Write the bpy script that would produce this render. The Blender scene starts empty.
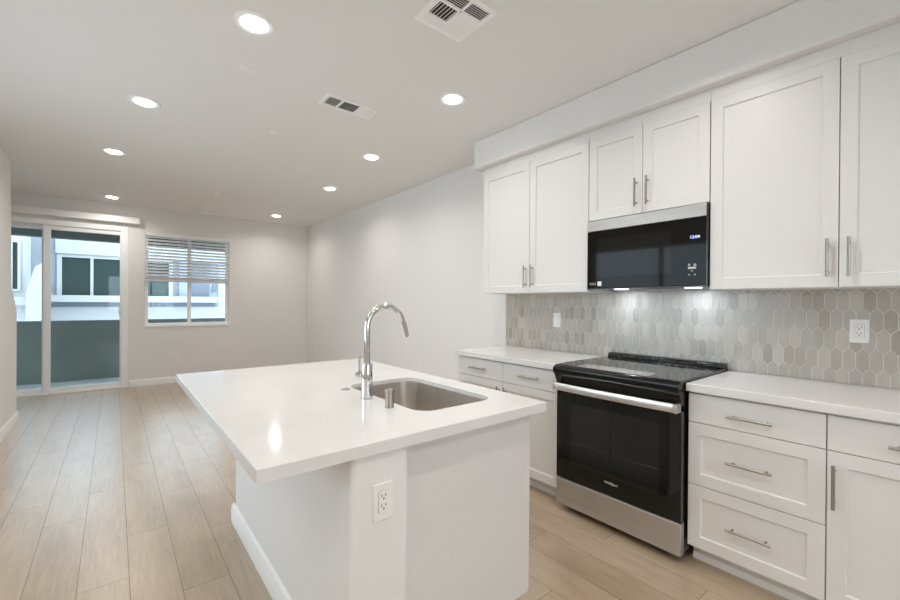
import bpy, bmesh, math, random
from mathutils import Vector, Matrix
random.seed(7)
sc = bpy.context.scene
col = sc.collection

# ------------------------------------------------------------------ camera
F_PX, YAW, PITCH, ROLL, CAM_Z, V0 = 412.2478, math.radians(39.1794), math.radians(-0.1978), math.radians(-0.3805), 1.3096, 304.2105
fw = Vector((math.sin(YAW)*math.cos(PITCH), math.cos(YAW)*math.cos(PITCH), math.sin(PITCH)))
rt = Vector((math.cos(YAW), -math.sin(YAW), 0)); up = rt.cross(fw)
r2 = math.cos(ROLL)*rt - math.sin(ROLL)*up; u2 = math.sin(ROLL)*rt + math.cos(ROLL)*up
cd = bpy.data.cameras.new('camera'); cam = bpy.data.objects.new('camera', cd); col.objects.link(cam)
cd.sensor_width = 36; cd.lens = 36*F_PX/900; cd.shift_y = (V0-300)/900; cd.clip_start = 0.02
cam.matrix_world = Matrix(((r2.x, u2.x, -fw.x, 0), (r2.y, u2.y, -fw.y, 0), (r2.z, u2.z, -fw.z, CAM_Z), (0, 0, 0, 1)))
sc.camera = cam

# ------------------------------------------------------------------ world, exposure, lamps
w = bpy.data.worlds.new('sky'); sc.world = w; w.use_nodes = True
bg = w.node_tree.nodes['Background']; bg.inputs['Color'].default_value = (0.74, 0.87, 1.0, 1); bg.inputs['Strength'].default_value = 4.2
vs = sc.view_settings; vs.view_transform = 'Standard'; vs.look = 'None'; vs.gamma = 1.0; vs.exposure = 0.64; vs.use_curve_mapping = False
sc.cycles.max_bounces = 14; sc.cycles.diffuse_bounces = 7; sc.cycles.glossy_bounces = 5; sc.cycles.transparent_max_bounces = 16
LAMP_W = 4.0; LAMP_COL = (1.0, 0.965, 0.92)
CEIL = 2.745
def lamp(x, y, z, power, size, color, name='ceiling_area_light', spread=152):
    l = bpy.data.lights.new(name, 'AREA'); l.shape = 'DISK'; l.size = size; l.energy = power; l.color = color; l.spread = math.radians(spread)
    o = bpy.data.objects.new(name, l); o.location = (x, y, z); col.objects.link(o); return o
LAMPS = [(0.557, 2.299), (0.166, 3.712), (-0.005, 5.132), (-0.026, 7.40), (1.844, 2.25), (1.968, 3.658), (2.113, 5.011), (2.10, 7.19)]
for x, y in LAMPS: lamp(x, y, CEIL-0.020, LAMP_W, 0.12, LAMP_COL)
for x, y in [(-0.9, 0.2), (0.40, 0.2), (1.80, 0.84), (-0.9, -1.3), (0.40, -1.3), (1.60, -1.3), (-1.5, 1.6)]: lamp(x, y, CEIL-0.012, LAMP_W*1.25, 0.12, LAMP_COL)   # unseen lamps added to brighten the room, a few of them continuing the ceiling rows

# ------------------------------------------------------------------ materials
def mat(name, color, rough=0.5, metal=0.0, spec=0.5, emit=None, es=0.0, bump=None, coat=0.0, mottle=None, aniso=0.0, noise_rough=None):
    m = bpy.data.materials.new(name); m.use_nodes = True; nt = m.node_tree; b = nt.nodes['Principled BSDF']
    b.inputs['Base Color'].default_value = (*color, 1); b.inputs['Roughness'].default_value = rough; b.inputs['Metallic'].default_value = metal
    b.inputs['Specular IOR Level'].default_value = spec; b.inputs['Coat Weight'].default_value = coat; b.inputs['Coat Roughness'].default_value = 0.05
    if emit: b.inputs['Emission Color'].default_value = (*emit, 1); b.inputs['Emission Strength'].default_value = es
    if bump or mottle or noise_rough:
        tc = nt.nodes.new('ShaderNodeTexCoord')
    if bump:
        scale, strength, dist = bump[:3]; mp = nt.nodes.new('ShaderNodeMapping'); mp.inputs['Scale'].default_value = bump[3] if len(bump) > 3 else (1, 1, 1)
        n = nt.nodes.new('ShaderNodeTexNoise'); n.inputs['Scale'].default_value = scale; n.inputs['Detail'].default_value = 3
        bp = nt.nodes.new('ShaderNodeBump'); bp.inputs['Strength'].default_value = strength; bp.inputs['Distance'].default_value = dist
        nt.links.new(tc.outputs['Object'], mp.inputs['Vector']); nt.links.new(mp.outputs['Vector'], n.inputs['Vector'])
        nt.links.new(n.outputs['Fac'], bp.inputs['Height']); nt.links.new(bp.outputs['Normal'], b.inputs['Normal'])
    if mottle:
        c2, scale, stretch = mottle; mp = nt.nodes.new('ShaderNodeMapping'); mp.inputs['Scale'].default_value = stretch
        n = nt.nodes.new('ShaderNodeTexNoise'); n.inputs['Scale'].default_value = scale; n.inputs['Detail'].default_value = 5
        rp = nt.nodes.new('ShaderNodeValToRGB'); rp.color_ramp.elements[0].position = 0.35; rp.color_ramp.elements[1].position = 0.68
        rp.color_ramp.elements[0].color = (*color, 1); rp.color_ramp.elements[1].color = (*c2, 1)
        nt.links.new(tc.outputs['Object'], mp.inputs['Vector']); nt.links.new(mp.outputs['Vector'], n.inputs['Vector'])
        nt.links.new(n.outputs['Fac'], rp.inputs['Fac']); nt.links.new(rp.outputs['Color'], b.inputs['Base Color'])
    return m
def glass_mat(name, tint, refl=1.0):
    m = bpy.data.materials.new(name); m.use_nodes = True; nt = m.node_tree; nt.nodes.clear()
    o = nt.nodes.new('ShaderNodeOutputMaterial'); mx = nt.nodes.new('ShaderNodeMixShader'); t = nt.nodes.new('ShaderNodeBsdfTransparent'); g = nt.nodes.new('ShaderNodeBsdfGlossy')
    t.inputs['Color'].default_value = (*tint, 1); g.inputs['Roughness'].default_value = 0.01; g.inputs['Color'].default_value = (refl, refl, refl, 1)
    fr = nt.nodes.new('ShaderNodeFresnel'); fr.inputs['IOR'].default_value = 1.45
    nt.links.new(fr.outputs['Fac'], mx.inputs['Fac']); nt.links.new(t.outputs[0], mx.inputs[1]); nt.links.new(g.outputs[0], mx.inputs[2]); nt.links.new(mx.outputs[0], o.inputs['Surface'])
    return m
WALL = mat('wall_paint', (0.79, 0.775, 0.757), 0.75, spec=0.25, bump=(90, 0.12, 0.004))
CEILM = mat('ceiling_paint', (0.83, 0.82, 0.805), 0.85, spec=0.2, bump=(70, 0.12, 0.004))
TRIM = mat('white_trim_paint', (0.87, 0.865, 0.855), 0.4)
CAB = mat('white_cabinet_paint', (0.745, 0.73, 0.712), 0.38)
GAP = mat('cabinet_shadow_gap', (0.30, 0.285, 0.27), 0.7)
QUARTZ = mat('white_quartz', (0.75, 0.737, 0.722), 0.12, mottle=((0.71, 0.697, 0.682), 5, (1, 1, 1)))
STEEL = mat('brushed_stainless_steel', (0.60, 0.595, 0.59), 0.40, metal=1.0, bump=(60, 0.03, 0.001, (1, 0.02, 1)), mottle=((0.56, 0.555, 0.55), 40, (1, 0.03, 1)))
STEELD = mat('microwave_strip_steel', (0.50, 0.465, 0.43), 0.36, metal=1.0, mottle=((0.46, 0.43, 0.395), 40, (1, 0.03, 1)))
SINKM = mat('sink_stainless_steel', (0.66, 0.62, 0.57), 0.36, metal=1.0, mottle=((0.61, 0.57, 0.525), 30, (1, 1, 0.05)))
HANDLE_STEEL = mat('polished_handle_steel', (0.88, 0.87, 0.85), 0.34, metal=1.0)
NICKEL = mat('brushed_nickel', (0.40, 0.365, 0.325), 0.32, metal=1.0)
CHROME = mat('chrome', (0.70, 0.70, 0.71), 0.06, metal=1.0)
BLACKG = mat('black_glass', (0.006, 0.007, 0.006), 0.04, spec=0.42)
BLACKW = mat('black_oven_window_glass', (0.012, 0.013, 0.012), 0.03, spec=0.55)
MICROG = mat('microwave_black_glass', (0.010, 0.010, 0.009), 0.05, spec=0.12)
MICROW = mat('microwave_window_glass', (0.016, 0.016, 0.015), 0.05, spec=0.14)
BLACKP = mat('black_enamel', (0.012, 0.012, 0.012), 0.22)
BLACKM = mat('black_matte', (0.02, 0.02, 0.02), 0.6)
COOK = mat('cooktop_glass', (0.012, 0.012, 0.012), 0.05, spec=0.75)
PANEL = mat('control_panel_glass', (0.72, 0.70, 0.68), 0.25, metal=0.9, spec=1.0)
MARK = mat('printed_grey_mark', (0.55, 0.55, 0.55), 0.5)
LOGO = mat('silver_logo', (0.75, 0.74, 0.72), 0.3, emit=None)
CLOCK = mat('clock_digits', (0.2, 0.25, 0.6), 0.5, emit=(0.45, 0.55, 1.0), es=1.6)
PLATE = mat('white_plastic', (0.84, 0.83, 0.81), 0.35)
SLOT = mat('dark_slot', (0.10, 0.095, 0.09), 0.6)
VINYL = mat('white_vinyl', (0.90, 0.905, 0.91), 0.4)
BLIND = mat('white_blind_slat', (0.93, 0.93, 0.93), 0.5)
_n = BLIND.node_tree; _t = _n.nodes.new('ShaderNodeBsdfTranslucent'); _t.inputs['Color'].default_value = (0.9, 0.9, 0.9, 1); _m = _n.nodes.new('ShaderNodeMixShader'); _m.inputs['Fac'].default_value = 0.5
_n.links.new(_n.nodes['Principled BSDF'].outputs[0], _m.inputs[1]); _n.links.new(_t.outputs[0], _m.inputs[2]); _n.links.new(_m.outputs[0], _n.nodes['Material Output'].inputs['Surface'])
VENTW = mat('vent_white_enamel', (0.93, 0.925, 0.915), 0.4)
DIFF = mat('lamp_diffuser', (1, 1, 1), 0.5, emit=(1.0, 0.97, 0.93), es=14.0)
COOLD = mat('cooktop_lamp_lens', (1, 1, 1), 0.5, emit=(0.85, 0.92, 1.0), es=6.0)
GLASS = glass_mat('clear_window_glass', (0.90, 0.93, 0.93), 0.6)
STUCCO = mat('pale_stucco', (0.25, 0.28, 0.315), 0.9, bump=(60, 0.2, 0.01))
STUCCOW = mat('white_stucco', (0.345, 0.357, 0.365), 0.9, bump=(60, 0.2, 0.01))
STUCCOG = mat('shaded_grey_blue_stucco', (0.13, 0.15, 0.18), 0.9, bump=(60, 0.2, 0.01))
DARKWIN = mat('far_window_glass', (0.026, 0.042, 0.040), 0.12, spec=0.12)
BALC = mat('dark_green_balcony_panel', (0.105, 0.130, 0.117), 0.32, mottle=((0.125, 0.15, 0.135), 2.0, (1, 1, 1)))
BALCF = mat('grey_balcony_floor', (0.33, 0.37, 0.36), 0.7)
BALCC = mat('dark_green_balcony_ceiling', (0.075, 0.095, 0.085), 0.8)
GROUND = mat('grey_ground', (0.42, 0.42, 0.42), 0.9)
VENTD = mat('dark_duct', (0.05, 0.048, 0.045), 0.8)
GROUT = mat('light_grout', (0.80, 0.775, 0.735), 0.8)
TILES = [mat('picket_tile', c, 0.25, mottle=(c2, 30, (1, 1, 0.3))) for c, c2 in [
    ((0.475, 0.440, 0.390), (0.51, 0.473, 0.422)), ((0.435, 0.397, 0.345), (0.47, 0.432, 0.380)), ((0.53, 0.495, 0.448), (0.555, 0.52, 0.473)),
    ((0.495, 0.458, 0.408), (0.465, 0.428, 0.378)), ((0.455, 0.428, 0.388), (0.49, 0.463, 0.423)), ((0.385, 0.348, 0.300), (0.425, 0.388, 0.338)), ((0.48, 0.452, 0.415), (0.45, 0.422, 0.385))]]
def floor_mat():
    m = bpy.data.materials.new('oak_plank'); m.use_nodes = True; nt = m.node_tree; b = nt.nodes['Principled BSDF']
    tc = nt.nodes.new('ShaderNodeTexCoord'); at = nt.nodes.new('ShaderNodeAttribute'); at.attribute_name = 'plank'
    off = nt.nodes.new('ShaderNodeVectorMath'); off.operation = 'MULTIPLY_ADD'; off.inputs[1].default_value = (7.3, 31.7, 3.1)
    nt.links.new(at.outputs['Vector'], off.inputs[0]); nt.links.new(tc.outputs['Object'], off.inputs[2])
    cmb = nt.nodes.new('ShaderNodeCombineXYZ')
    for k in range(3): nt.links.new(at.outputs['Fac'], cmb.inputs[k])
    nt.links.new(cmb.outputs[0], off.inputs[0])
    def noise(scale, stretch, detail):
        mp = nt.nodes.new('ShaderNodeMapping'); mp.inputs['Scale'].default_value = stretch; nt.links.new(off.outputs[0], mp.inputs['Vector'])
        n = nt.nodes.new('ShaderNodeTexNoise'); n.inputs['Scale'].default_value = scale; n.inputs['Detail'].default_value = detail; n.inputs['Distortion'].default_value = 0.6
        nt.links.new(mp.outputs[0], n.inputs['Vector']); return n.outputs['Fac']
    coarse = noise(2.6, (3.2, 0.8, 1), 3); fine = noise(10, (9, 0.55, 1), 6)
    mx = nt.nodes.new('ShaderNodeMath'); mx.operation = 'MULTIPLY_ADD'; mx.inputs[1].default_value = 0.55; nt.links.new(fine, mx.inputs[0])
    m2 = nt.nodes.new('ShaderNodeMath'); m2.operation = 'MULTIPLY'; m2.inputs[1].default_value = 0.45; nt.links.new(coarse, m2.inputs[0]); nt.links.new(m2.outputs[0], mx.inputs[2])
    m3 = nt.nodes.new('ShaderNodeMath'); m3.operation = 'MULTIPLY_ADD'; m3.inputs[1].default_value = 0.10; nt.links.new(at.outputs['Fac'], m3.inputs[0]); nt.links.new(mx.outputs[0], m3.inputs[2])
    rp = nt.nodes.new('ShaderNodeValToRGB'); e = rp.color_ramp.elements
    e[0].position = 0.30; e[0].color = (0.28, 0.197, 0.122, 1); e[1].position = 0.78; e[1].color = (0.515, 0.40, 0.28, 1)
    k = e.new(0.54); k.color = (0.417, 0.312, 0.205, 1)
    nt.links.new(m3.outputs[0], rp.inputs['Fac']); nt.links.new(rp.outputs['Color'], b.inputs['Base Color'])
    b.inputs['Roughness'].default_value = 0.33; b.inputs['Specular IOR Level'].default_value = 1.0; b.inputs['Coat Weight'].default_value = 0.9; b.inputs['Coat Roughness'].default_value = 0.30; b.inputs['Coat IOR'].default_value = 1.7
    bp = nt.nodes.new('ShaderNodeBump'); bp.inputs['Strength'].default_value = 0.06; bp.inputs['Distance'].default_value = 0.002
    nt.links.new(fine, bp.inputs['Height']); nt.links.new(bp.outputs['Normal'], b.inputs['Normal'])
    return m
OAK = floor_mat(); SEAM = mat('plank_seam', (0.13, 0.095, 0.07), 0.8)

# ------------------------------------------------------------------ mesh helpers (world coordinates; obj() makes them local to the parent's base)
def box(bm, x0, x1, y0, y1, z0, z1, mi=0):
    v = [bm.verts.new(p) for p in ((x0,y0,z0),(x1,y0,z0),(x1,y1,z0),(x0,y1,z0),(x0,y0,z1),(x1,y0,z1),(x1,y1,z1),(x0,y1,z1))]
    for f in ((3,2,1,0),(4,5,6,7),(0,1,5,4),(1,2,6,5),(2,3,7,6),(3,0,4,7)): bm.faces.new([v[i] for i in f]).material_index = mi
def frame_of(d):
    d = Vector(d).normalized(); a = Vector((0,0,1)) if abs(d.z) < 0.9 else Vector((1,0,0))
    s = d.cross(a).normalized(); return s, d.cross(s).normalized()
def tube(bm, pts, radii, n=20, cap=True, mi=0):
    pts = [Vector(p) for p in pts]
    if not isinstance(radii, (list, tuple)): radii = [radii]*len(pts)
    rings = []; s = None
    for i, p in enumerate(pts):
        d = (pts[min(i+1, len(pts)-1)] - pts[max(i-1, 0)])
        if s is None: s, t = frame_of(d)
        else:
            dn = d.normalized(); s = (s - dn*s.dot(dn)).normalized(); t = dn.cross(s)
        rings.append([bm.verts.new(p + radii[i]*(math.cos(2*math.pi*k/n)*s + math.sin(2*math.pi*k/n)*t)) for k in range(n)])
    for a, b in zip(rings, rings[1:]):
        for k in range(n): bm.faces.new((a[k], a[(k+1) % n], b[(k+1) % n], b[k])).material_index = mi
    if cap:
        bm.faces.new(rings[0][::-1]).material_index = mi; bm.faces.new(rings[-1]).material_index = mi
def lathe(bm, cx, cy, prof, n=40, mi=0):          # prof: (radius, z) from inside to outside, r=0 allowed at the ends
    rings = []
    for r, z in prof:
        rings.append([bm.verts.new((cx, cy, z))] if r < 1e-6 else [bm.verts.new((cx+r*math.cos(2*math.pi*k/n), cy+r*math.sin(2*math.pi*k/n), z)) for k in range(n)])
    for a, b in zip(rings, rings[1:]):
        for k in range(n):
            k2 = (k+1) % n
            vs_ = [a[0], b[k2], b[k]] if len(a) == 1 else ([a[k], a[k2], b[0]] if len(b) == 1 else [a[k], a[k2], b[k2], b[k]])
            bm.faces.new(vs_).material_index = mi
def prism(bm, poly, axis, a, b, mi=0):            # polygon extruded along an axis; poly gives the other two coordinates in x,y,z order
    def P(q, t): return {'x': (t, q[0], q[1]), 'y': (q[0], t, q[1]), 'z': (q[0], q[1], t)}[axis]
    A = [bm.verts.new(P(q, a)) for q in poly]; B = [bm.verts.new(P(q, b)) for q in poly]; n = len(poly)
    bm.faces.new(A[::-1]).material_index = mi; bm.faces.new(B).material_index = mi
    for i in range(n): bm.faces.new((A[i], A[(i+1) % n], B[(i+1) % n], B[i])).material_index = mi
def shaker(bm, xf, s, y0, y1, z0, z1, fr=0.057, dep=0.009, th=0.019):   # a frame-and-panel front facing -x (s=-1) or +x (s=1)
    xb = xf - s*th; xp = xf - s*dep; c = 0.004
    def R(x, d): return [bm.verts.new((x, y, z)) for y, z in ((y0+d, z0+d), (y1-d, z0+d), (y1-d, z1-d), (y0+d, z1-d))]
    o, i_, p, b = R(xf, 0), R(xf, fr), R(xp, fr+c), R(xb, 0)
    for A, B in ((o, i_), (i_, p), (b, o)):
        for k in range(4): bm.faces.new((A[k], A[(k+1) % 4], B[(k+1) % 4], B[k]))
    bm.faces.new(p); bm.faces.new(b[::-1])
def obj(name, bm, m, parent=None, bevel=0.0, smooth=True, segs=2):
    base = Vector((0, 0, 0)); p = parent
    while p is not None: base += p.location; p = p.parent
    bmesh.ops.recalc_face_normals(bm, faces=bm.faces)
    if parent is not None: bmesh.ops.translate(bm, verts=bm.verts, vec=-base)
    me = bpy.data.meshes.new(name); bm.to_mesh(me); bm.free()
    for k in (m if isinstance(m, list) else [m]): me.materials.append(k)
    if smooth:
        me.polygons.foreach_set('use_smooth', [True]*len(me.polygons)); me.set_sharp_from_angle(angle=math.radians(35))
    o = bpy.data.objects.new(name, me); col.objects.link(o)
    if parent is not None: o.parent = parent
    if bevel:
        b = o.modifiers.new('bevel', 'BEVEL'); b.width = bevel; b.segments = segs; b.limit_method = 'ANGLE'; b.angle_limit = math.radians(40)
    return o
def tag(o, label, cat, group=None):
    o['label'] = label; o['category'] = cat
    if group: o['group'] = group
    return o
def thing(name, label, cat, loc, group=None):
    o = bpy.data.objects.new(name, None); col.objects.link(o); o.location = loc; o.empty_display_size = 0.1
    return tag(o, label, cat, group)
def struct(name, bm, m, parent=None, **k):
    o = obj(name, bm, m, parent, **k)
    if parent is None: o['kind'] = 'structure'
    return o
def bmof(*boxes):
    bm = bmesh.new()
    for b in boxes: box(bm, *b)
    return bm
def text(name, s, size, m, parent, matrix, thick=0.0004):
    cu = bpy.data.curves.new(name, 'FONT'); cu.body = s; cu.size = size; cu.extrude = thick; cu.align_x = 'CENTER'; cu.align_y = 'CENTER'
    t = bpy.data.objects.new(name, cu); col.objects.link(t); bpy.context.view_layer.update()
    me = bpy.data.meshes.new_from_object(t.evaluated_get(bpy.context.evaluated_depsgraph_get())); bpy.data.objects.remove(t)
    me.transform(matrix); bm = bmesh.new(); bm.from_mesh(me); bpy.data.meshes.remove(me)
    return obj(name, bm, m, parent, smooth=False)
def facing_west(x, y, z): return Matrix(((0, 0, -1, x), (-1, 0, 0, y), (0, 1, 0, z), (0, 0, 0, 1)))   # text on a face that looks towards -x

# ------------------------------------------------------------------ room shell
WX, LX, FY, BY = 2.884, -0.82, 7.914, -2.6        # right wall, left wall, far wall, back wall
P_W, P_L = 0.187, 1.22
bm = bmesh.new(); box(bm, -2.2, WX, BY, FY+0.06, -0.12, -0.0015, 1)
rnd = bm.faces.layers.float.new('plank')
ends = {0: 2.90, -1: 2.463, 1: 2.197, 2: 2.72, -2: 3.3}
i0 = int((-2.2-0.06)//P_W); i1 = int((WX-0.06)//P_W)
for i in range(i0, i1+1):
    x0, x1 = 0.06+i*P_W, 0.06+(i+1)*P_W
    x0, x1 = max(x0, -2.2), min(x1, WX)
    s = ends.get(i, random.uniform(0, P_L)); y = s - math.ceil((s-BY)/P_L)*P_L
    while y < FY+0.06:
        a, b = max(y, BY), min(y+P_L, FY+0.06)
        if b-a > 0.004:
            g = 0.0009
            f = bm.faces.new([bm.verts.new(p) for p in ((x0+g, a+g, 0), (x1-g, a+g, 0), (x1-g, b-g, 0), (x0+g, b-g, 0))]); f[rnd] = random.random()
        y += P_L
struct('floor', bm, [OAK, SEAM], smooth=False)
struct('ceiling', bmof((-2.3, WX+0.15, BY-0.15, FY+0.2, CEIL, CEIL+0.15)), CEILM, smooth=False)
struct('wall_right', bmof((WX, WX+0.15, BY, FY+0.2, 0, CEIL)), WALL, smooth=False)
BX0, BX1, BZ0, BZ1 = -0.2, 1.8, 0.9, 2.2     # unseen window opening added behind the camera for extra daylight
struct('wall_back', bmof((-2.3, BX0, BY-0.15, BY, 0, CEIL), (BX1, WX, BY-0.15, BY, 0, CEIL), (BX0, BX1, BY-0.15, BY, 0, BZ0), (BX0, BX1, BY-0.15, BY, BZ1, CEIL)), WALL, smooth=False)
W2 = struct('added_window_back', bmof((BX0, BX0+0.06, BY-0.11, BY-0.03, BZ0, BZ1), (BX1-0.06, BX1, BY-0.11, BY-0.03, BZ0, BZ1), (BX0, BX1, BY-0.11, BY-0.03, BZ1-0.06, BZ1), (BX0, BX1, BY-0.11, BY-0.03, BZ0, BZ0+0.06), (1.02, 1.08, BY-0.11, BY-0.03, BZ0, BZ1)), VINYL, smooth=False)
obj('pane', bmof((BX0+0.06, 1.02, BY-0.075, BY-0.07, BZ0+0.06, BZ1-0.06)), GLASS, W2, smooth=False)
obj('pane', bmof((1.08, BX1-0.06, BY-0.075, BY-0.07, BZ0+0.06, BZ1-0.06)), GLASS, W2, smooth=False)
bm = bmesh.new(); prism(bm, [(5.35, 0), (6.46, 0), (6.46, 1.20), (6.17, 1.445), (6.10, CEIL), (5.35, CEIL)], 'x', -2.15, LX)
struct('wall_left', bm, WALL, bevel=0.012)
LY0, LY1, LZ0, LZ1 = 1.9, 4.5, 0.80, 2.35       # wide glazing added out of view on the left to bring in daylight
struct('wall_left_recess', bmof((-2.3, -2.15, BY, LY0, 0, CEIL), (-2.3, -2.15, LY1, FY+0.2, 0, CEIL), (-2.3, -2.15, LY0, LY1, 0, LZ0), (-2.3, -2.15, LY0, LY1, LZ1, CEIL)), WALL, smooth=False)
bm = bmof((-2.26, -2.18, LY0, LY1, LZ0, LZ0+0.06), (-2.26, -2.18, LY0, LY1, LZ1-0.06, LZ1))
for k in range(3):
    y = LY0+0.03+(LY1-LY0-0.06)*k/2; box(bm, -2.26, -2.18, y-0.03, y+0.03, LZ0, LZ1)
W3 = struct('added_window_left', bm, VINYL, smooth=False)
obj('pane', bmof((-2.223, -2.217, LY0+0.03, LY1-0.03, LZ0+0.06, LZ1-0.06)), GLASS, W3, smooth=False)
# far wall, with the openings of the sliding door and of the window
DX0, DX1, DZ1 = -1.66, 0.165, 2.425
GX0, GX1, GZ0, GZ1 = 0.365, 1.540, 0.918, 2.375
bm = bmof((-2.3, DX0, FY, FY+0.16, 0, CEIL), (DX0, DX1, FY, FY+0.16, DZ1, CEIL), (DX1, GX0, FY, FY+0.16, 0, CEIL), (GX0, GX1, FY, FY+0.16, GZ1, CEIL), (GX0, GX1, FY, FY+0.16, 0, GZ0), (GX1, WX, FY, FY+0.16, 0, CEIL))
struct('wall_far', bm, WALL, smooth=False)
def baseboard_profile(d=1): return [(0, 0), (0.014*d, 0), (0.014*d, 0.07), (0.010*d, 0.082), (0.009*d, 0.092), (0.003*d, 0.10), (0, 0.10)]
bm = bmesh.new(); prism(bm, [(FY-x, z) for x, z in baseboard_profile()], 'x', DX1+0.02, WX); struct('baseboard_far', bm, TRIM)
bm = bmesh.new(); prism(bm, [(LX+x, z) for x, z in baseboard_profile()], 'y', 5.35, 6.47)
prism(bm, [(6.46+x, z) for x, z in baseboard_profile()], 'x', -2.15, LX+0.014); prism(bm, [(5.35-x, z) for x, z in baseboard_profile()], 'x', -2.15, LX+0.014); struct('baseboard_left', bm, TRIM)
bm = bmesh.new(); prism(bm, [(WX-x, z) for x, z in baseboard_profile()], 'y', 2.67, FY); struct('baseboard_right', bm, TRIM)
# soffit over the wall cabinets
struct('soffit', bmof((2.49, WX, BY, 2.735, 2.503, CEIL)), WALL, bevel=0.014, segs=4)
# picket tile backsplash: one surface, each tile cut to the field
TX, TY0, TY1, TZ0, TZ1 = 2.876, -0.45, 2.69, 0.915, 1.395
def clip(poly, axis, lim, keep_less):
    out = []
    for k in range(len(poly)):
        a, b = poly[k], poly[(k+1) % len(poly)]
        ia, ib = ((q[axis] <= lim) == keep_less for q in (a, b))
        if ia: out.append(a)
        if ia != ib:
            t = (lim-a[axis])/(b[axis]-a[axis]); out.append(tuple(a[c]+t*(b[c]-a[c]) for c in (0, 1)))
    return out
bm = bmof((TX+0.0015, WX, TY0, TY1, TZ0, TZ1)); pitch, rowp, tip, gr = 0.0478, 0.0995, 0.026, 0.0017
for r in range(-1, 6):
    zc = 1.232 - 0.0995*2 + (r-1)*rowp
    for k in range(int((TY1-TY0)/pitch)+3):
        yc = TY0 + k*pitch + (0.5*pitch if r % 2 else 0)
        hw = pitch/2-gr; hl = rowp/2+tip/2-gr*1.3; sh = rowp/2-tip/2
        q = [(yc-hw, zc-sh), (yc, zc-hl), (yc+hw, zc-sh), (yc+hw, zc+sh), (yc, zc+hl), (yc-hw, zc+sh)]
        for ax, lim, less in ((0, TY1, True), (0, TY0, False), (1, TZ1, True), (1, TZ0, False)):
            if q: q = clip(q, ax, lim, less)
        q = [p for j, p in enumerate(q) if (Vector(p)-Vector(q[j-1])).length > 1e-5]
        if len(q) > 2: prism(bm, q, 'x', TX, TX+0.002, random.choice([1, 1, 2, 2, 3, 3, 4, 4, 5, 5, 6, 7]))
struct('backsplash', bm, [GROUT]+TILES, smooth=False)

# ------------------------------------------------------------------ window and sliding door in the far wall
W1 = struct('window_1', bmof((GX0, GX0+0.045, FY+0.03, FY+0.11, GZ0, GZ1), (GX1-0.045, GX1, FY+0.03, FY+0.11, GZ0, GZ1), (GX0+0.045, GX1-0.045, FY+0.032, FY+0.11, GZ1-0.045, GZ1), (GX0+0.045, GX1-0.045, FY+0.032, FY+0.11, GZ0, GZ0+0.04)), VINYL, bevel=0.003)
obj('mullion', bmof((0.936, 0.982, FY+0.035, FY+0.10, GZ0+0.04, GZ1-0.045)), VINYL, W1, bevel=0.003)
obj('pane', bmof((GX0+0.045, 0.936, FY+0.07, FY+0.075, GZ0+0.04, GZ1-0.045)), GLASS, W1, smooth=False)
obj('pane', bmof((0.982, GX1-0.045, FY+0.055, FY+0.06, GZ0+0.04, GZ1-0.045)), GLASS, W1, smooth=False)
obj('window_sill', bmof((GX0-0.005, GX1+0.005, FY-0.012, FY+0.03, GZ0-0.02, GZ0+0.004)), TRIM, W1, bevel=0.003)
B = thing('window_blind', 'white slatted blind half raised over the window beside the sliding door', 'blind', (0.95, FY, 1.60))
obj('headrail', bmof((GX0+0.004, GX1-0.004, FY-0.035, FY+0.028, GZ1-0.055, GZ1-0.002)), TRIM, B, bevel=0.004)
bm = bmesh.new(); zt, zb_, n = 2.305, 1.715, 13
for k in range(n):
    z = zt-(zt-zb_)*k/(n-1); a = math.radians(38); d = 0.027
    prism(bm, [(FY-0.004-d*math.cos(a)*s-o_*math.sin(a), z-d*math.sin(a)*s+o_*math.cos(a)) for s, o_ in ((-1, 0), (1, 0), (1, 0.003), (-1, 0.003))], 'x', GX0+0.008, GX1-0.008)
obj('slats', bm, BLIND, B, smooth=False)
bm = bmesh.new()
for k in range(6): box(bm, GX0+0.008, GX1-0.008, FY-0.032, FY+0.022, 1.645+k*0.0075, 1.650+k*0.0075)
obj('gathered_slats', bm, BLIND, B, smooth=False)
obj('bottom_rail', bmof((GX0-0.002, GX1+0.002, FY-0.036, FY+0.026, 1.612, 1.642)), BLIND, B, bevel=0.004)
for x in (0.49, 0.80, 1.20): obj('ladder_cord', bmof((x-0.002, x+0.002, FY-0.036, FY-0.033, 1.64, 2.32)), TRIM, B, smooth=False)
D1 = struct('door_1', bmof((DX1-0.085, DX1, FY-0.012, FY+0.13, 0, DZ1), (DX0, DX0+0.06, FY-0.012, FY+0.13, 0, DZ1), (DX0+0.06, DX1-0.085, FY-0.010, FY+0.13, DZ1-0.075, DZ1), (DX0+0.06, DX1-0.085, FY-0.010, FY+0.13, 0.0, 0.03)), VINYL, bevel=0.004)
def sash(x0, x1, y, wl, wr):
    z0, z1 = 0.03, DZ1-0.075
    s = obj('door_panel', bmof((x0, x0+wl, y, y+0.04, z0, z1), (x1-wr, x1, y, y+0.04, z0, z1), (x0+wl, x1-wr, y, y+0.04, z1-0.06, z1), (x0+wl, x1-wr, y, y+0.04, z0, z0+0.055)), VINYL, D1, bevel=0.003)
    obj('pane', bmof((x0+wl, x1-wr, y+0.017, y+0.023, z0+0.055, z1-0.06)), GLASS, s, smooth=False); return s
s = sash(-0.757, DX1-0.085+0.004, FY+0.012, 0.075, 0.018)
obj('door_handle', bmof((0.052, 0.068, FY-0.018, FY+0.012, 1.10, 1.22)), PLATE, s, bevel=0.004)
sash(DX0+0.06, -0.70, FY+0.065, 0.06, 0.075)
V = thing('valance', 'long white blind headrail valance mounted above the sliding glass door', 'valance', (-0.7, FY, 2.47))
obj('headrail', bmof((-1.75, 0.300, FY-0.085, FY-0.005, 2.470, 2.563)), TRIM, V, bevel=0.004)
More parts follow.
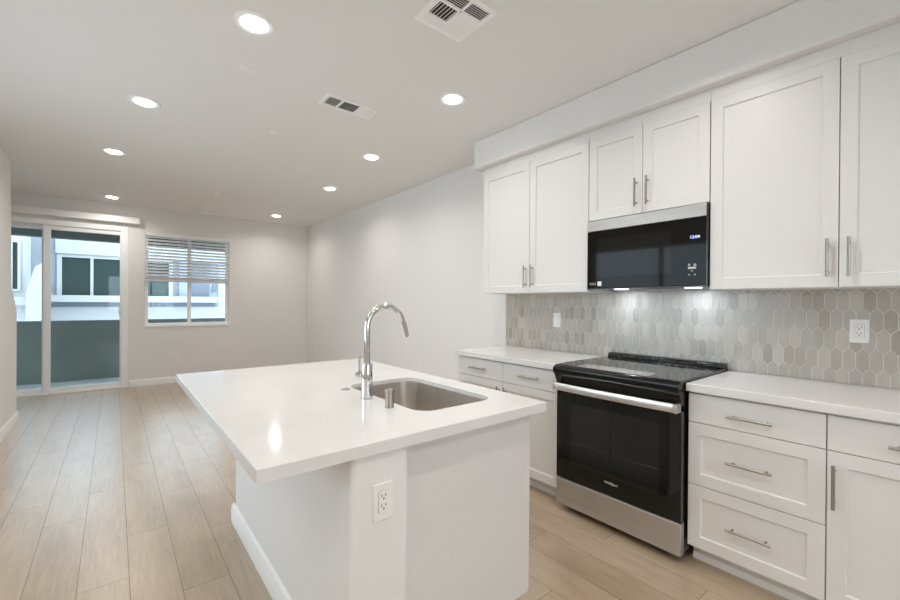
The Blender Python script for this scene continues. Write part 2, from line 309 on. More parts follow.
obj('end_cap', bmof((0.300, 0.306, FY-0.087, FY, 2.468, 2.565)), PLATE, V, bevel=0.002)

# ------------------------------------------------------------------ outside
struct('balcony_floor', bmof((-3.2, 3.4, FY+0.16, 9.35, -0.15, -0.02)), BALCF, smooth=False)
struct('balcony_wall', bmof((-3.2, 3.4, 9.2, 9.32, -0.02, 0.975)), BALC, smooth=False)
struct('balcony_ceiling', bmof((-3.2, 3.4, FY+0.2, 9.4, 2.66, 2.9), (-3.2, 3.4, 9.22, 9.4, 2.325, 2.66)), BALCC, smooth=False)
struct('ground', bmof((-30, 30, FY+1.6, 60, -3.3, -3.1)), GROUND, smooth=False)
A = thing('apartment_building', 'white stucco apartment building with dark windows across from the balcony', 'building', (0, 14, -3.1))
OY = 14.0
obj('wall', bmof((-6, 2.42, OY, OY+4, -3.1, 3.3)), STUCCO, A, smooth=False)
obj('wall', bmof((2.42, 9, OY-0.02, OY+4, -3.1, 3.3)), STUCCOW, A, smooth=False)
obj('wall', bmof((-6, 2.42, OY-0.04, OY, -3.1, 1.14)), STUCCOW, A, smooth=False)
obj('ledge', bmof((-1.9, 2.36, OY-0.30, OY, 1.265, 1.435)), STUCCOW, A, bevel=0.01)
obj('shadow_band', bmof((-1.9, 2.34, OY-0.05, OY, 1.14, 1.265)), STUCCOG, A, smooth=False)  # shade under the ledge, put in as a darker grey-blue strip
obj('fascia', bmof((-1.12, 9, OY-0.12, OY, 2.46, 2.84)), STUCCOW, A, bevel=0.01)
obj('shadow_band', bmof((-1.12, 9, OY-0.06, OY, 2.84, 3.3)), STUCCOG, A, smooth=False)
def far_window(x0, x1, z0, z1, mull=None, f=0.09):
    fr = bmof((x0-f, x0, OY-0.07, OY, z0-0.02, z1+f), (x1, x1+f, OY-0.07, OY, z0-0.02, z1+f), (x0, x1, OY-0.07, OY, z1, z1+f))
    if mull: box(fr, mull-0.03, mull+0.03, OY-0.06, OY, z0, z1)
    w_ = obj('window', fr, STUCCOW, A, smooth=False)
    obj('pane', bmof((x0, x1, OY-0.03, OY-0.005, z0, z1)), DARKWIN, w_, smooth=False)
far_window(-1.0, 1.19, 1.435, 2.38, -0.44)
obj('mullion', bmof((0.40, 0.46, OY-0.06, OY, 1.435, 2.38)), STUCCOW, A, smooth=False)
obj('mullion', bmof((0.62, 0.67, OY-0.06, OY, 1.435, 2.38)), STUCCOW, A, smooth=False)
obj('pilaster', bmof((1.43, 1.64, OY-0.09, OY, 1.435, 2.46)), STUCCO, A, smooth=False)
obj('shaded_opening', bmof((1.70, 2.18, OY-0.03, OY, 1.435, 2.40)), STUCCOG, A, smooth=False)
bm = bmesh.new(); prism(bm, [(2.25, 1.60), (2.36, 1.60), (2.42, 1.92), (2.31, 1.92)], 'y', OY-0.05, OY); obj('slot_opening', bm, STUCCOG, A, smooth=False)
NB = thing('neighbouring_building', 'pale building wing with one narrow window at the far left of the sliding door', 'building', (-2, 12, -3.1))
obj('wall', bmof((-5.5, -1.47, 12.6, 13.3, -3.1, 3.3)), STUCCOW, NB, smooth=False)
NW = obj('window', bmof((-1.70, -1.66, 12.55, 12.6, 1.50, 2.58), (-1.585, -1.545, 12.55, 12.6, 1.50, 2.58), (-1.66, -1.585, 12.55, 12.6, 2.53, 2.58), (-1.66, -1.585, 12.55, 12.6, 1.50, 1.54)), STUCCOW, NB, smooth=False)
obj('pane', bmof((-1.66, -1.585, 12.58, 12.598, 1.54, 2.53)), DARKWIN, NW, smooth=False)
obj('ledge', bmof((-5.5, -1.45, 12.45, 12.6, 1.20, 1.37)), STUCCOW, NB, smooth=False)
bm = bmesh.new(); prism(bm, [(-1.42, -3.1), (-1.10, -3.1), (-1.10, 2.08), (-1.20, 2.08), (-1.285, 2.02), (-1.42, 1.45)], 'y', 12.2, 12.4)
SW = obj('sloped_parapet', bm, STUCCOW); tag(SW, 'sloping white parapet wall between the two buildings outside', 'wall')

# ------------------------------------------------------------------ cabinet hardware and builders
def handle(parent, x, y, z, vertical, s=-1, L=0.176):
    bm = bmesh.new(); out = x+s*0.030; h = L/2; p = 0.064
    if vertical:
        tube(bm, [(out, y, z-h), (out, y, z+h)], 0.0062, 14)
        for d in (-p, p): tube(bm, [(x, y, z+d), (out, y, z+d)], 0.0048, 12)
    else:
        tube(bm, [(out, y-h, z), (out, y+h, z)], 0.0062, 14)
        for d in (-p, p): tube(bm, [(x, y+d, z), (out, y+d, z)], 0.0048, 12)
    return obj('handle', bm, NICKEL, parent)
G = 0.0018
def door(parent, xf, y0, y1, z0, z1, hy=None, hz=None, s=-1):
    bm = bmesh.new(); shaker(bm, xf, s, y0+G, y1-G, z0+G, z1-G)
    d = obj('door', bm, CAB, parent, bevel=0.0012)
    if hy is not None: handle(d, xf, hy, hz, True, s)
    return d
def drawer(parent, xf, y0, y1, z0, z1, slab, s=-1, hz=None):
    bm = bmesh.new()
    if slab: box(bm, *sorted((xf, xf-s*0.019)), y0+G, y1-G, z0+G, z1-G)
    else: shaker(bm, xf, s, y0+G, y1-G, z0+G, z1-G)
    d = obj('drawer', bm, CAB, parent, bevel=0.0012)
    handle(d, xf, (y0+y1)/2, (z0+z1)/2 if hz is None else hz, False, s); return d
XF, XU = 2.257, 2.551            # fronts of the base and wall cabinets
def base_cabinet(label, y0, y1):
    c = thing('base_cabinet', label, 'cabinet', (XF+0.3, (y0+y1)/2, 0))
    obj('body', bmof((XF+0.0195, WX-0.002, y0, y1, 0.095, 0.873)), CAB, c, smooth=False)
    obj('toe_kick', bmof((XF+0.085, WX-0.002, y0, y1, 0, 0.095)), CAB, c, smooth=False)
    bm = bmesh.new(); prism(bm, [(XF+0.074, 0), (XF+0.085, 0), (XF+0.085, 0.03), (XF+0.080, 0.028), (XF+0.075, 0.018)], 'y', y0, y1); obj('shoe_moulding', bm, TRIM, c)
    return c
ZD, Z2, ZT_ = 0.720, 0.408, 0.864
c = base_cabinet('white base cabinet left of the range with two drawers over two doors', 1.616, 2.658)
for a, b, hy in ((1.620, 2.139, 2.139-0.035), (2.139, 2.658, 2.139+0.035)):
    drawer(c, XF, a, b, ZD, ZT_, True); door(c, XF, a, b, 0.095, ZD, hy, 0.595)
c = base_cabinet('white base cabinet of three stacked drawers right of the range', 0.3295, 0.853)
drawer(c, XF, 0.3295, 0.853, ZD, ZT_, True, hz=0.783); drawer(c, XF, 0.3295, 0.853, Z2, ZD, False); drawer(c, XF, 0.3295, 0.853, 0.095, Z2, False)
c = base_cabinet('white base cabinet with one drawer over one door at the right picture edge', -0.45, 0.3285)
drawer(c, XF, -0.195, 0.3285, ZD, ZT_, True, hz=0.783); door(c, XF, -0.195, 0.3285, 0.095, ZD, 0.305, 0.58); door(c, XF, -0.45, -0.195, 0.095, ZT_)
def upper_cabinet(label, y0, y1, z0, split, hz):
    c = thing('wall_cabinet', label, 'cabinet', (XU+0.16, (y0+y1)/2, z0))
    obj('body', bmof((XU+0.0195, WX-0.002 if z0 > 1.6 else TX-0.001, y0, y1, z0, 2.436)), CAB, c, smooth=False)
    obj('top_filler', bmof((XU+0.004, WX-0.002, y0, y1, 2.436, 2.502)), CAB, c, smooth=False)
    door(c, XU, split, y1, z0, 2.436, split+0.036, hz); door(c, XU, y0, split, z0, 2.436, split-0.036, hz)
    return c
upper_cabinet('white double door wall cabinet left of the microwave', 1.6145, 2.666, 1.392, 2.139, 1.523)
upper_cabinet('short white double door wall cabinet directly above the microwave', 0.8635, 1.6125, 1.878, 1.240, 2.010)
upper_cabinet('tall white double door wall cabinet right of the microwave', -0.19, 0.8615, 1.392, 0.3375, 1.527)

# ------------------------------------------------------------------ worktops
def slab(label, x0, x1, y0, y1, z1, th=0.040):
    o = obj('countertop', bmof((x0, x1, y0, y1, z1-th, z1)), QUARTZ, bevel=0.003); return tag(o, label, 'countertop')
slab('white quartz countertop on the base cabinets left of the range', 2.232, TX, 1.616, 2.671, 0.914)
slab('white quartz countertop on the drawers right of the range', 2.232, TX, -0.45, 0.856, 0.914)
IX0, IX1, IY0, IY1, IZ = 0.2886, 1.493, 1.147, 2.938, 0.872
SX0, SX1, SY0, SY1, SR = 0.945, 1.362, 1.335, 2.030, 0.085
def rrect(x0, x1, y0, y1, r, n=8):
    pts = []
    for cx, cy, a0 in ((x1-r, y0+r, -90), (x1-r, y1-r, 0), (x0+r, y1-r, 90), (x0+r, y0+r, 180)):
        for k in range(n+1):
            a = math.radians(a0+90*k/n); pts.append((cx+r*math.cos(a), cy+r*math.sin(a)))
    return pts
bm = bmesh.new(); e = 0.003
outer = [(IX0, IY0), (IX1, IY0), (IX1, IY1), (IX0, IY1)]; inner = rrect(SX0, SX1, SY0, SY1, SR)
def loop(pts, z): 
    v = [bm.verts.new((x, y, z)) for x, y in pts]; return v, [bm.edges.new((v[k], v[(k+1) % len(v)])) for k in range(len(v))]
ins = [(IX0+e, IY0+e), (IX1-e, IY0+e), (IX1-e, IY1-e), (IX0+e, IY1-e)]
ot, oe = loop(ins, IZ); it, ie = loop(inner, IZ)
bmesh.ops.triangle_fill(bm, use_beauty=True, edges=oe+ie)
ob_, oe2 = loop(outer, IZ-0.040); ib_, ie2 = loop(inner, IZ-0.021)
bmesh.ops.triangle_fill(bm, use_beauty=True, edges=oe2+ie2)
om = [bm.verts.new((x, y, IZ-e)) for x, y in outer]
for A_, B_ in ((ot, om), (om, ob_), (it, ib_)):
    for k in range(len(A_)): bm.faces.new((A_[k], A_[(k+1) % len(A_)], B_[(k+1) % len(A_)], B_[k]))
tag(obj('countertop', bm, QUARTZ), 'large white quartz island countertop with the undermount sink cut into it', 'countertop')

# ------------------------------------------------------------------ island base
I = thing('kitchen_island', 'painted island base with half wall and white panel under the large countertop', 'kitchen island', (1.0, 1.95, 0))
PX0, PX1, PY0, PY1, rr = 0.565, 0.762, 1.160, 2.720, 0.022
poly = [(PX1, PY0)] + [(PX0+rr-rr*math.sin(math.radians(a)), PY0+rr-rr*math.cos(math.radians(a))) for a in range(0, 91, 15)] + [(PX0+rr-rr*math.cos(math.radians(a)), PY1-rr+rr*math.sin(math.radians(a))) for a in range(0, 91, 15)] + [(PX1, PY1)]
bm = bmesh.new(); prism(bm, poly, 'z', 0, IZ-0.040); obj('half_wall', bm, WALL, I)
obj('end_panel', bmof((PX1, 1.468, 1.220, 1.238, 0.0, IZ-0.040)), CAB, I, bevel=0.0015)
obj('cabinet_body', bmof((PX1, 1.447, 1.239, SY0-0.03, 0.10, IZ-0.041), (PX1, 1.447, SY1+0.03, 2.70, 0.10, IZ-0.041), (PX1, 1.447, SY0-0.03, SY1+0.03, 0.10, 0.56)), CAB, I, smooth=False)
obj('end_panel', bmof((PX1, 1.468, 2.70, 2.718, 0.0, IZ-0.040)), CAB, I, bevel=0.0015)
obj('toe_kick', bmof((PX1, 1.385, 1.239, 2.699, 0, 0.10)), CAB, I, smooth=False)
for a, b, hy in ((1.240, 1.65, 1.615), (1.65, 2.06, 1.685), (2.06, 2.70, 2.10)): door(I, 1.468, a, b, 0.10, IZ-0.048, hy, 0.64, s=1)
bm = bmesh.new(); prism(bm, [(PX0-x*1.5, z) for x, z in baseboard_profile()], 'y', PY0+0.03, PY1+0.015)
prism(bm, [(PY1+x*1.1, z) for x, z in baseboard_profile()], 'x', PX0-0.021, PX1); obj('baseboard', bm, TRIM, I)

# ------------------------------------------------------------------ sink and tap
S = thing('sink', 'brushed stainless undermount sink set into the island countertop', 'sink', (1.15, 1.68, 0.66))
bm = bmesh.new(); n = 8; levels = [(-0.001, IZ-0.0212, SR), (0.0, IZ-0.0215, SR), (0.004, 0.72, 0.085), (0.010, 0.66, 0.08), (0.030, 0.635, 0.06), (0.06, 0.630, 0.04)]
rings = []
for k, (d, z, r) in enumerate(levels):
    dd = d
    rings.append([bm.verts.new((x, y, z)) for x, y in rrect(SX0+dd, SX1-dd, SY0+dd, SY1-dd, max(r, 0.02), n)])
for A_, B_ in zip(rings, rings[1:]):
    for k in range(len(A_)): bm.faces.new((A_[k], A_[(k+1) % len(A_)], B_[(k+1) % len(A_)], B_[k]))
bm.faces.new(rings[-1])
obj('basin', bm, SINKM, S)
bm = bmesh.new(); lathe(bm, 1.15, 1.68, [(0, 0.632), (0.03, 0.632), (0.035, 0.634), (0.045, 0.634), (0.046, 0.631)]); obj('drain', bm, CHROME, S)
TXc, TYc = 0.893, 1.690
T = thing('kitchen_faucet', 'tall chrome gooseneck faucet standing beside the island sink', 'faucet', (TXc, TYc, IZ))
bm = bmesh.new(); lathe(bm, TXc, TYc, [(0, IZ), (0.0285, IZ), (0.0285, IZ+0.004), (0.0265, IZ+0.006), (0.0262, IZ+0.09), (0.0245, IZ+0.155), (0.0225, IZ+0.160), (0, IZ+0.160)]); obj('body', bm, CHROME, T)
R_, zc = 0.0955, 1.196
pts = [(TXc, TYc, IZ+0.155), (TXc, TYc, 1.10)] + [(TXc+R_-R_*math.cos(math.radians(a)), TYc, zc+R_*math.sin(math.radians(a))) for a in range(0, 166, 7)]
bm = bmesh.new(); tube(bm, pts, 0.0138, 24); obj('spout', bm, CHROME, T)
ex, ez = pts[-1][0], pts[-1][2]; dx, dz = 0.26, -0.966
bm = bmesh.new(); tube(bm, [(ex-dx*0.004, TYc, ez-dz*0.004), (ex+dx*0.012, TYc, ez+dz*0.012), (ex+dx*0.014, TYc, ez+dz*0.014), (ex+dx*0.030, TYc, ez+dz*0.030), (ex+dx*0.085, TYc, ez+dz*0.085), (ex+dx*0.088, TYc, ez+dz*0.088)], [0.0138, 0.0132, 0.0178, 0.0178, 0.0168, 0.014], 24)
obj('spray_head', bm, CHROME, T)
bm = bmesh.new(); tube(bm, [(TXc, TYc+0.015, 0.967), (TXc, TYc+0.062, 0.967), (TXc, TYc+0.066, 0.967), (TXc, TYc+0.085, 0.967), (TXc, TYc+0.088, 0.967)], [0.0135, 0.0135, 0.0165, 0.0165, 0.014], 20)
tube(bm, [(TXc, TYc+0.076, 0.975), (TXc, TYc+0.076, 1.00), (TXc-0.001, TYc+0.074, 1.058), (TXc-0.001, TYc+0.074, 1.062)], [0.006, 0.0052, 0.0068, 0.004], 14); obj('lever', bm, CHROME, T)
bm = bmesh.new(); lathe(bm, 0.891, 1.488, [(0, IZ), (0.0185, IZ), (0.0175, IZ+0.03), (0.0175, IZ+0.055), (0.0200, IZ+0.072), (0.0195, IZ+0.076), (0.016, IZ+0.076), (0.014, IZ+0.072), (0, IZ+0.072)])
tag(obj('air_gap_cap', bm, NICKEL, bevel=0), 'short metal air gap cap on the island at the near side of the faucet', 'air gap')
bm = bmesh.new(); lathe(bm, 0.900, 1.925, [(0, IZ), (0.024, IZ), (0.024, IZ+0.003), (0.020, IZ+0.005), (0.013, IZ+0.005), (0.013, IZ+0.008), (0, IZ+0.008)])
tag(obj('disposal_button', bm, CHROME), 'flat round metal disposal button on the island at the far side of the faucet', 'button')

# ------------------------------------------------------------------ range
RY0, RY1 = 0.862, 1.611; RM = (RY0+RY1)/2
Rg = thing('range', 'stainless steel and black glass electric range between the two countertops', 'stove', (2.5, RM, 0))
obj('body', bmof((2.245, 2.868, RY0+0.004, RY1-0.004, 0.045, 0.898)), BLACKP, Rg, smooth=False)
for x in (2.30, 2.80):
    for y in (RY0+0.05, RY1-0.05):
        bm = bmesh.new(); tube(bm, [(x, y, 0), (x, y, 0.047)], 0.018, 16); obj('foot', bm, BLACKM, Rg)
dr = obj('drawer', bmof((2.200, 2.244, RY0, RY1, 0.042, 0.205)), STEEL, Rg, bevel=0.003)
dd = obj('oven_door', bmof((2.200, 2.244, RY0, RY1, 0.210, 0.770)), BLACKG, Rg, bevel=0.004)
obj('door_window', bmof((2.1985, 2.2005, RY0+0.105, RY1-0.105, 0.315, 0.690)), BLACKW, dd, smooth=False)
bm = bmesh.new(); prism(bm, [(2.863, 0.899), (2.863, 0.928), (2.340, 0.928), (2.205, 0.9242), (2.205, 0.899)], 'y', RY0, RY1)
ck = obj('cooktop', bm, COOK, Rg, bevel=0.002)
bm = bmesh.new(); prism(bm, [(2.2046, 0.924), (2.185, 0.921), (2.170, 0.916), (2.159, 0.906), (2.156, 0.892), (2.163, 0.874), (2.178, 0.856), (2.186, 0.838), (2.196, 0.824), (2.200, 0.800), (2.2446, 0.800), (2.2446, 0.8975), (2.2046, 0.8975)], 'y', RY0, RY1)
obj('front_fascia', bm, mat('black_fascia_enamel', (0.008, 0.008, 0.007), 0.14, spec=0.3), Rg)
def quadstrip(x0, z0, x1, z1, y0, y1, t=0.0008):
    b_ = bmesh.new(); prism(b_, [(x0, z0), (x1, z1), (x1, z1+t), (x0, z0+t)], 'y', y0, y1); return b_
cp = obj('control_panel', quadstrip(2.205, 0.9245, 2.325, 0.9281, 1.035, 1.475), PANEL, Rg, smooth=False)
zz = lambda x: 0.9245+(x-2.205)*0.03+0.0009
for x, y, hw_ in [(2.248, y, 0.012) for y in (1.42, 1.38, 1.33, 1.29, 1.18, 1.14, 1.10)]+[(2.287, y, 0.008) for y in (1.40, 1.35, 1.16, 1.12)]:
    obj('touch_key', bmof((x-0.003, x+0.003, y-hw_, y+hw_, zz(x)-0.0003, zz(x)+0.0004)), MARK, cp, smooth=False)
for bx, by, br in ((2.48, 1.06, 0.105), (2.48, 1.42, 0.085), (2.71, 1.06, 0.075), (2.71, 1.42, 0.105)):
    bm = bmesh.new(); lathe(bm, bx, by, [(br-0.0015, 0.9279), (br-0.0015, 0.9284), (br, 0.9284), (br, 0.9279)], 64); obj('burner_ring', bm, mat('burner_ring_print', (0.10, 0.10, 0.10), 0.3), ck)
bm = bmesh.new(); prism(bm, [(2.800, 0.928), (2.806, 0.950), (2.820, 0.956), (2.868, 0.956), (2.868, 0.928)], 'y', RY0+0.004, RY1-0.004)
vt = obj('rear_vent_trim', bm, BLACKP, Rg, bevel=0.004)
bm = bmesh.new()
for k in range(12):
    y = RY0+0.06+k*0.054; prism(bm, [(2.8015, 0.937), (2.8045, 0.946), (2.8055, 0.946), (2.8025, 0.937)], 'y', y, y+0.036)
obj('vent_slots', bm, BLACKM, vt, smooth=False)
bm = bmesh.new(); ys = [RY0+0.022+(RY1-RY0-0.044)*k/24 for k in range(25)]
prof = []
for y in ys:
    t = (y-RM)/((RY1-RY0)/2); xo = 2.150-0.014*(1-t*t)
    prof.append([bm.verts.new(p) for p in ((xo+0.018, y, 0.772), (xo+0.004, y, 0.771), (xo, y, 0.777), (xo, y, 0.808), (xo+0.004, y, 0.814), (xo+0.018, y, 0.813))])
for A_, B_ in zip(prof, prof[1:]):
    for k in range(6): bm.faces.new((A_[k], A_[(k+1) % 6], B_[(k+1) % 6], B_[k]))
bm.faces.new(prof[0]); bm.faces.new(prof[-1][::-1])
hd = obj('door_handle', bm, HANDLE_STEEL, dd)
for y0, y1 in ((RY0+0.002, RY0+0.0225), (RY1-0.0225, RY1-0.002)): obj('handle_bracket', bmof((2.150, 2.202, y0, y1, 0.768, 0.813)), STEEL, dd, bevel=0.003)
text('logo_text', 'Whirlpool', 0.019, LOGO, dd, facing_west(2.1982, 1.236, 0.283))
bm = bmesh.new(); pr = []
for k in range(33):
    a = math.radians(-60+300*k/32); pr.append((2.1979, 1.232+0.012*math.cos(a), 0.283+0.0085*math.sin(a)+0.004*math.cos(a)))
tube(bm, pr, 0.0006, 6); obj('logo_swirl', bm, LOGO, dd)

# ------------------------------------------------------------------ microwave
M = thing('microwave', 'black glass over-the-range microwave with stainless top strip hung under the short cabinet', 'microwave', (2.7, RM, 1.41))
MY0, MY1 = 0.8655, 1.6105
obj('body', bmof((2.560, 2.874, MY0, MY1, 1.412, 1.874)), BLACKP, M, smooth=False)
md = obj('door', bmof((2.533, 2.559, MY0, MY1, 1.416, 1.799)), MICROG, M, bevel=0.003)
obj('door_window', bmof((2.5322, 2.5335, 1.06, MY1-0.07, 1.49, 1.745)), MICROW, md, smooth=False)
st = obj('top_strip', bmof((2.531, 2.559, MY0+0.002, MY1, 1.801, 1.872)), STEELD, M, bevel=0.002)
obj('side_trim', bmof((2.530, 2.559, MY0-0.001, MY0+0.006, 1.412, 1.872)), BLACKP, M, smooth=False)
obj('bottom_trim', bmof((2.529, 2.559, MY0, MY1, 1.408, 1.416)), BLACKP, M, bevel=0.002)
text('brand_text', 'Whirlpool', 0.022, MARK, st, facing_west(2.5307, 1.146, 1.843))
text('clock_text', '12:04', 0.024, CLOCK, md, facing_west(2.5327, 0.931, 1.690))
for z, ws in ((1.537, (0.012, 0.012)), (1.530, (0.008, 0.016)), (1.5165, (0.042,)), (1.500, (0.010,)), (1.478, (0.010, 0.010))):
    for k, ww in enumerate(ws):
        y = 0.944+(k-(len(ws)-1)/2)*-0.03; h = 0.0055 if ww > 0.03 else 0.0022
        obj('key_mark', bmof((2.5324, 2.5332, y-ww/2, y+ww/2, z-h, z+h)), MARK, md, smooth=False)
obj('energy_sticker', bmof((2.5322, 2.5332, 1.502, 1.531, 1.430, 1.460)), PLATE, md, smooth=False)
for k in range(2): obj('printed_mark', bmof((2.5324, 2.5332, 1.542, 1.592, 1.448-k*0.010, 1.4505-k*0.010)), MARK, md, smooth=False)
for y in (1.47, 1.01):
    obj('cooktop_lamp', bmof((2.71, 2.76, y-0.04, y+0.04, 1.4095, 1.412)), COOLD, M, smooth=False)
    l = lamp(2.735, y, 1.406, 0.5, 0.05, (0.82, 0.91, 1.0), 'cooktop_lamp_light', 175)

# ------------------------------------------------------------------ outlets and switch plates
def outlet(label, p, u, nrm, group=None, slots=True, name='wall_outlet', cat='outlet'):
    p, u, nrm = Vector(p), Vector(u), Vector(nrm); o = thing(name, label, cat, p, group); z = Vector((0, 0, 1))
    def bx(b_, a0, a1, z0, z1, d0, d1):
        q = [p+u*a+z*c+nrm*d for d in (d0, d1) for a, c in ((a0, z0), (a1, z0), (a1, z1), (a0, z1))]; v = [b_.verts.new(t) for t in q]
        for f in ((0,1,2,3),(4,5,6,7),(0,1,5,4),(1,2,6,5),(2,3,7,6),(3,0,4,7)): b_.faces.new([v[i] for i in f])
    b_ = bmesh.new(); bx(b_, -0.036, 0.036, -0.059, 0.059, 0, 0.006); obj('cover_plate', b_, PLATE, o, bevel=0.002)
    b_ = bmesh.new(); bx(b_, -0.0175, 0.0175, -0.034, 0.034, 0.006, 0.0085); r = obj('receptacle' if slots else 'rocker_switch', b_, PLATE, o, bevel=0.001)
    b_ = bmesh.new()
    if slots:
        for zc_ in (0.017, -0.015):
            bx(b_, -0.0085, -0.0058, zc_, zc_+0.009, 0.0085, 0.0088); bx(b_, 0.0055, 0.0082, zc_, zc_+0.009, 0.0085, 0.0088); bx(b_, -0.0028, 0.0028, zc_-0.009, zc_-0.0035, 0.0085, 0.0088)
        obj('slots', b_, SLOT, r, smooth=False)
    else:
        b_.free()
    b_ = bmesh.new(); t = 0.0007
    for a0, a1, z0, z1 in ((-0.0182, -0.0175, -0.0347, 0.0347), (0.0175, 0.0182, -0.0347, 0.0347), (-0.0175, 0.0175, 0.034, 0.0347), (-0.0175, 0.0175, -0.0347, -0.034)): bx(b_, a0, a1, z0, z1, 0.006, 0.0062)
    obj('seam', b_, SLOT, o, smooth=False)
    return o
outlet('white duplex outlet on the near end of the island half wall', (0.671, PY0, 0.672), (1, 0, 0), (0, -1, 0))
outlet('white duplex outlet on the tile backsplash right of the range', (TX, 0.302, 1.182), (0, -1, 0), (-1, 0, 0))
outlet('white switch plate on the tile backsplash left of the range', (TX, 2.106, 1.172), (0, -1, 0), (-1, 0, 0), slots=False, name='wall_switch', cat='switch')
outlet('white outlet low on the far wall under the window', (0.773, FY, 0.427), (1, 0, 0), (0, -1, 0))
outlet('white outlet low on the right wall near the far corner', (WX, 7.43, 0.41), (0, -1, 0), (-1, 0, 0))

# ------------------------------------------------------------------ ceiling fittings
LL = ['nearest of the left row of round recessed ceiling lights, largest in the picture', 'second recessed ceiling light of the left row, beyond the largest one', 'third recessed ceiling light of the left row, towards the sliding door',
      'farthest recessed ceiling light of the left row, above the sliding door', 'recessed ceiling light of the right row nearest the wall cabinets', 'second recessed ceiling light of the right row along the bare wall',
      'third recessed ceiling light of the right row, towards the far corner', 'recessed ceiling light by the far right corner of the room']
for (x, y), lb in zip(LAMPS, LL):
    d = thing('recessed_light', lb, 'ceiling light', (x, y, CEIL), 'recessed ceiling lights')
    bm = bmesh.new(); lathe(bm, x, y, [(0.063, CEIL-0.0005), (0.064, CEIL-0.004), (0.080, CEIL-0.007), (0.092, CEIL-0.006), (0.097, CEIL-0.0005)], 48); obj('trim_ring', bm, TRIM, d)
    bm = bmesh.new(); lathe(bm, x, y, [(0, CEIL-0.018), (0.025, CEIL-0.0165), (0.045, CEIL-0.013), (0.058, CEIL-0.007), (0.062, CEIL-0.003), (0.062, CEIL-0.0005), (0, CEIL-0.0005)], 48); obj('diffuser', bm, DIFF, d)
for (x, y), lb in (((0.628, 2.775), 'round flush sprinkler cover plate on the ceiling beside the largest recessed light'), ((1.048, 3.655), 'round flush sprinkler cover plate on the ceiling left of the slim air vent')):
    bm = bmesh.new(); lathe(bm, x, y, [(0, CEIL-0.007), (0.034, CEIL-0.007), (0.041, CEIL-0.004), (0.041, CEIL-0.001), (0, CEIL-0.001)], 40)
    tag(obj('sprinkler_cover', bm, TRIM), lb, 'sprinkler cover', 'ceiling sprinkler covers')
d = thing('smoke_detector', 'white round smoke detector on the far part of the ceiling', 'smoke detector', (1.054, 6.167, CEIL))
bm = bmesh.new(); lathe(bm, 1.054, 6.167, [(0, CEIL-0.036), (0.035, CEIL-0.036), (0.052, CEIL-0.028), (0.060, CEIL-0.012), (0.062, CEIL-0.0005)], 40); obj('cover', bm, PLATE, d)
bm = bmesh.new(); lathe(bm, 1.054, 6.167, [(0.062, CEIL-0.009), (0.068, CEIL-0.008), (0.068, CEIL-0.0005), (0.062, CEIL-0.0005)], 40); obj('base_plate', bm, PLATE, d)
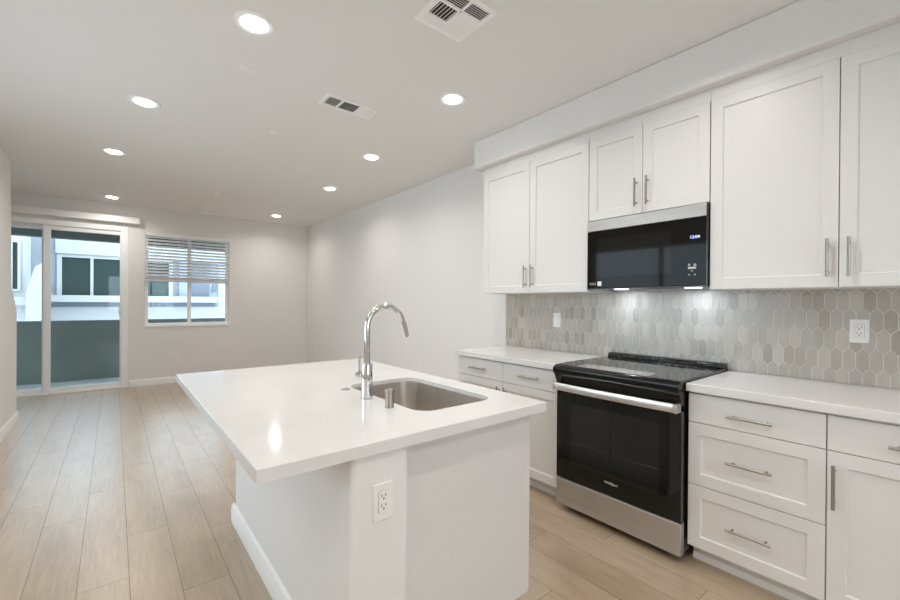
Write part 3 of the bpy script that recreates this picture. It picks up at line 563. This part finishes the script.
def vent(label, x0, x1, y0, y1, bars_x, bars_y, cells, rim=0.028):
    v = thing('ceiling_vent', label, 'air vent', ((x0+x1)/2, (y0+y1)/2, CEIL)); z0, z1 = CEIL-0.009, CEIL-0.0004
    b_ = bmof((x0, x1, y0, y0+rim, z0, z1), (x0, x1, y1-rim, y1, z0, z1), (x0, x0+rim, y0+rim, y1-rim, z0, z1), (x1-rim, x1, y0+rim, y1-rim, z0, z1))
    for bx_ in bars_x: box(b_, bx_[0]-0.007, bx_[0]+0.007, bx_[1], bx_[2], z0, z1)
    for by_ in bars_y: box(b_, x0+rim, x1-rim, by_-0.007, by_+0.007, z0, z1)
    obj('frame', b_, VENTW, v, bevel=0.0015)
    obj('duct', bmof((x0+rim*0.8, x1-rim*0.8, y0+rim*0.8, y1-rim*0.8, CEIL-0.0012, CEIL-0.0003)), VENTD, v, smooth=False)
    b_ = bmesh.new()
    for cx0, cx1, cy0, cy1, along, n_, tilt in cells:
        for k in range(n_):
            h = 0.0065
            if along == 'x':
                c_ = cy0+(cy1-cy0)*(k+0.5)/n_; prism(b_, [(c_-h*tilt, CEIL-0.0085), (c_-h*tilt+0.0012, CEIL-0.0085), (c_+h*tilt+0.0012, CEIL-0.0014), (c_+h*tilt, CEIL-0.0014)], 'x', cx0, cx1)
            else:
                c_ = cx0+(cx1-cx0)*(k+0.5)/n_; prism(b_, [(c_-h*tilt, CEIL-0.0085), (c_-h*tilt+0.0012, CEIL-0.0085), (c_+h*tilt+0.0012, CEIL-0.0014), (c_+h*tilt, CEIL-0.0014)], 'y', cy0, cy1)
    obj('louvers', b_, VENTW, v, smooth=False)
    return v
# square four-way register over the kitchen, slim three-way one beyond it
x0, x1, y0, y1 = 1.165, 1.463, 1.435, 1.731; xm = (x0+x1)/2; ya, yb = 1.655, 1.545; r = 0.028
vent('square white ceiling air vent nearest the camera', x0, x1, y0, y1, [(xm, y0+r, y1-r)], [ya, yb],
     [(x0+r, xm-0.007, ya+0.007, y1-r, 'x', 6, -1.2), (xm+0.007, x1-r, ya+0.007, y1-r, 'x', 6, -1.2), (x0+r, xm-0.007, yb+0.007, ya-0.007, 'y', 6, 0.75), (xm+0.007, x1-r, yb+0.007, ya-0.007, 'y', 12, -1.1),
      (x0+r, xm-0.007, y0+r, yb-0.007, 'x', 6, 0.8), (xm+0.007, x1-r, y0+r, yb-0.007, 'x', 6, 0.8)])
x0, x1, y0, y1 = 1.135, 1.530, 2.735, 2.905; r = 0.024; xa, xb = 1.262, 1.398
vent('slim rectangular white ceiling air vent beyond the square one', x0, x1, y0, y1, [(xa, y0+r, y1-r), (xb, y0+r, y1-r)], [],
     [(x0+r, xa-0.007, y0+r, y1-r, 'y', 7, 0.7), (xa+0.007, xb-0.007, y0+r, y1-r, 'x', 11, 0.8), (xb+0.007, x1-r, y0+r, y1-r, 'y', 13, -1.1)], rim=r)
x0, x1, y0, y1 = 1.08, 1.38, 7.66, 7.78
vent('small slim ceiling air vent at the far wall above the window', x0, x1, y0, y1, [], [], [(x0+0.02, x1-0.02, y0+0.02, y1-0.02, 'x', 6, -1.0)], rim=0.02)
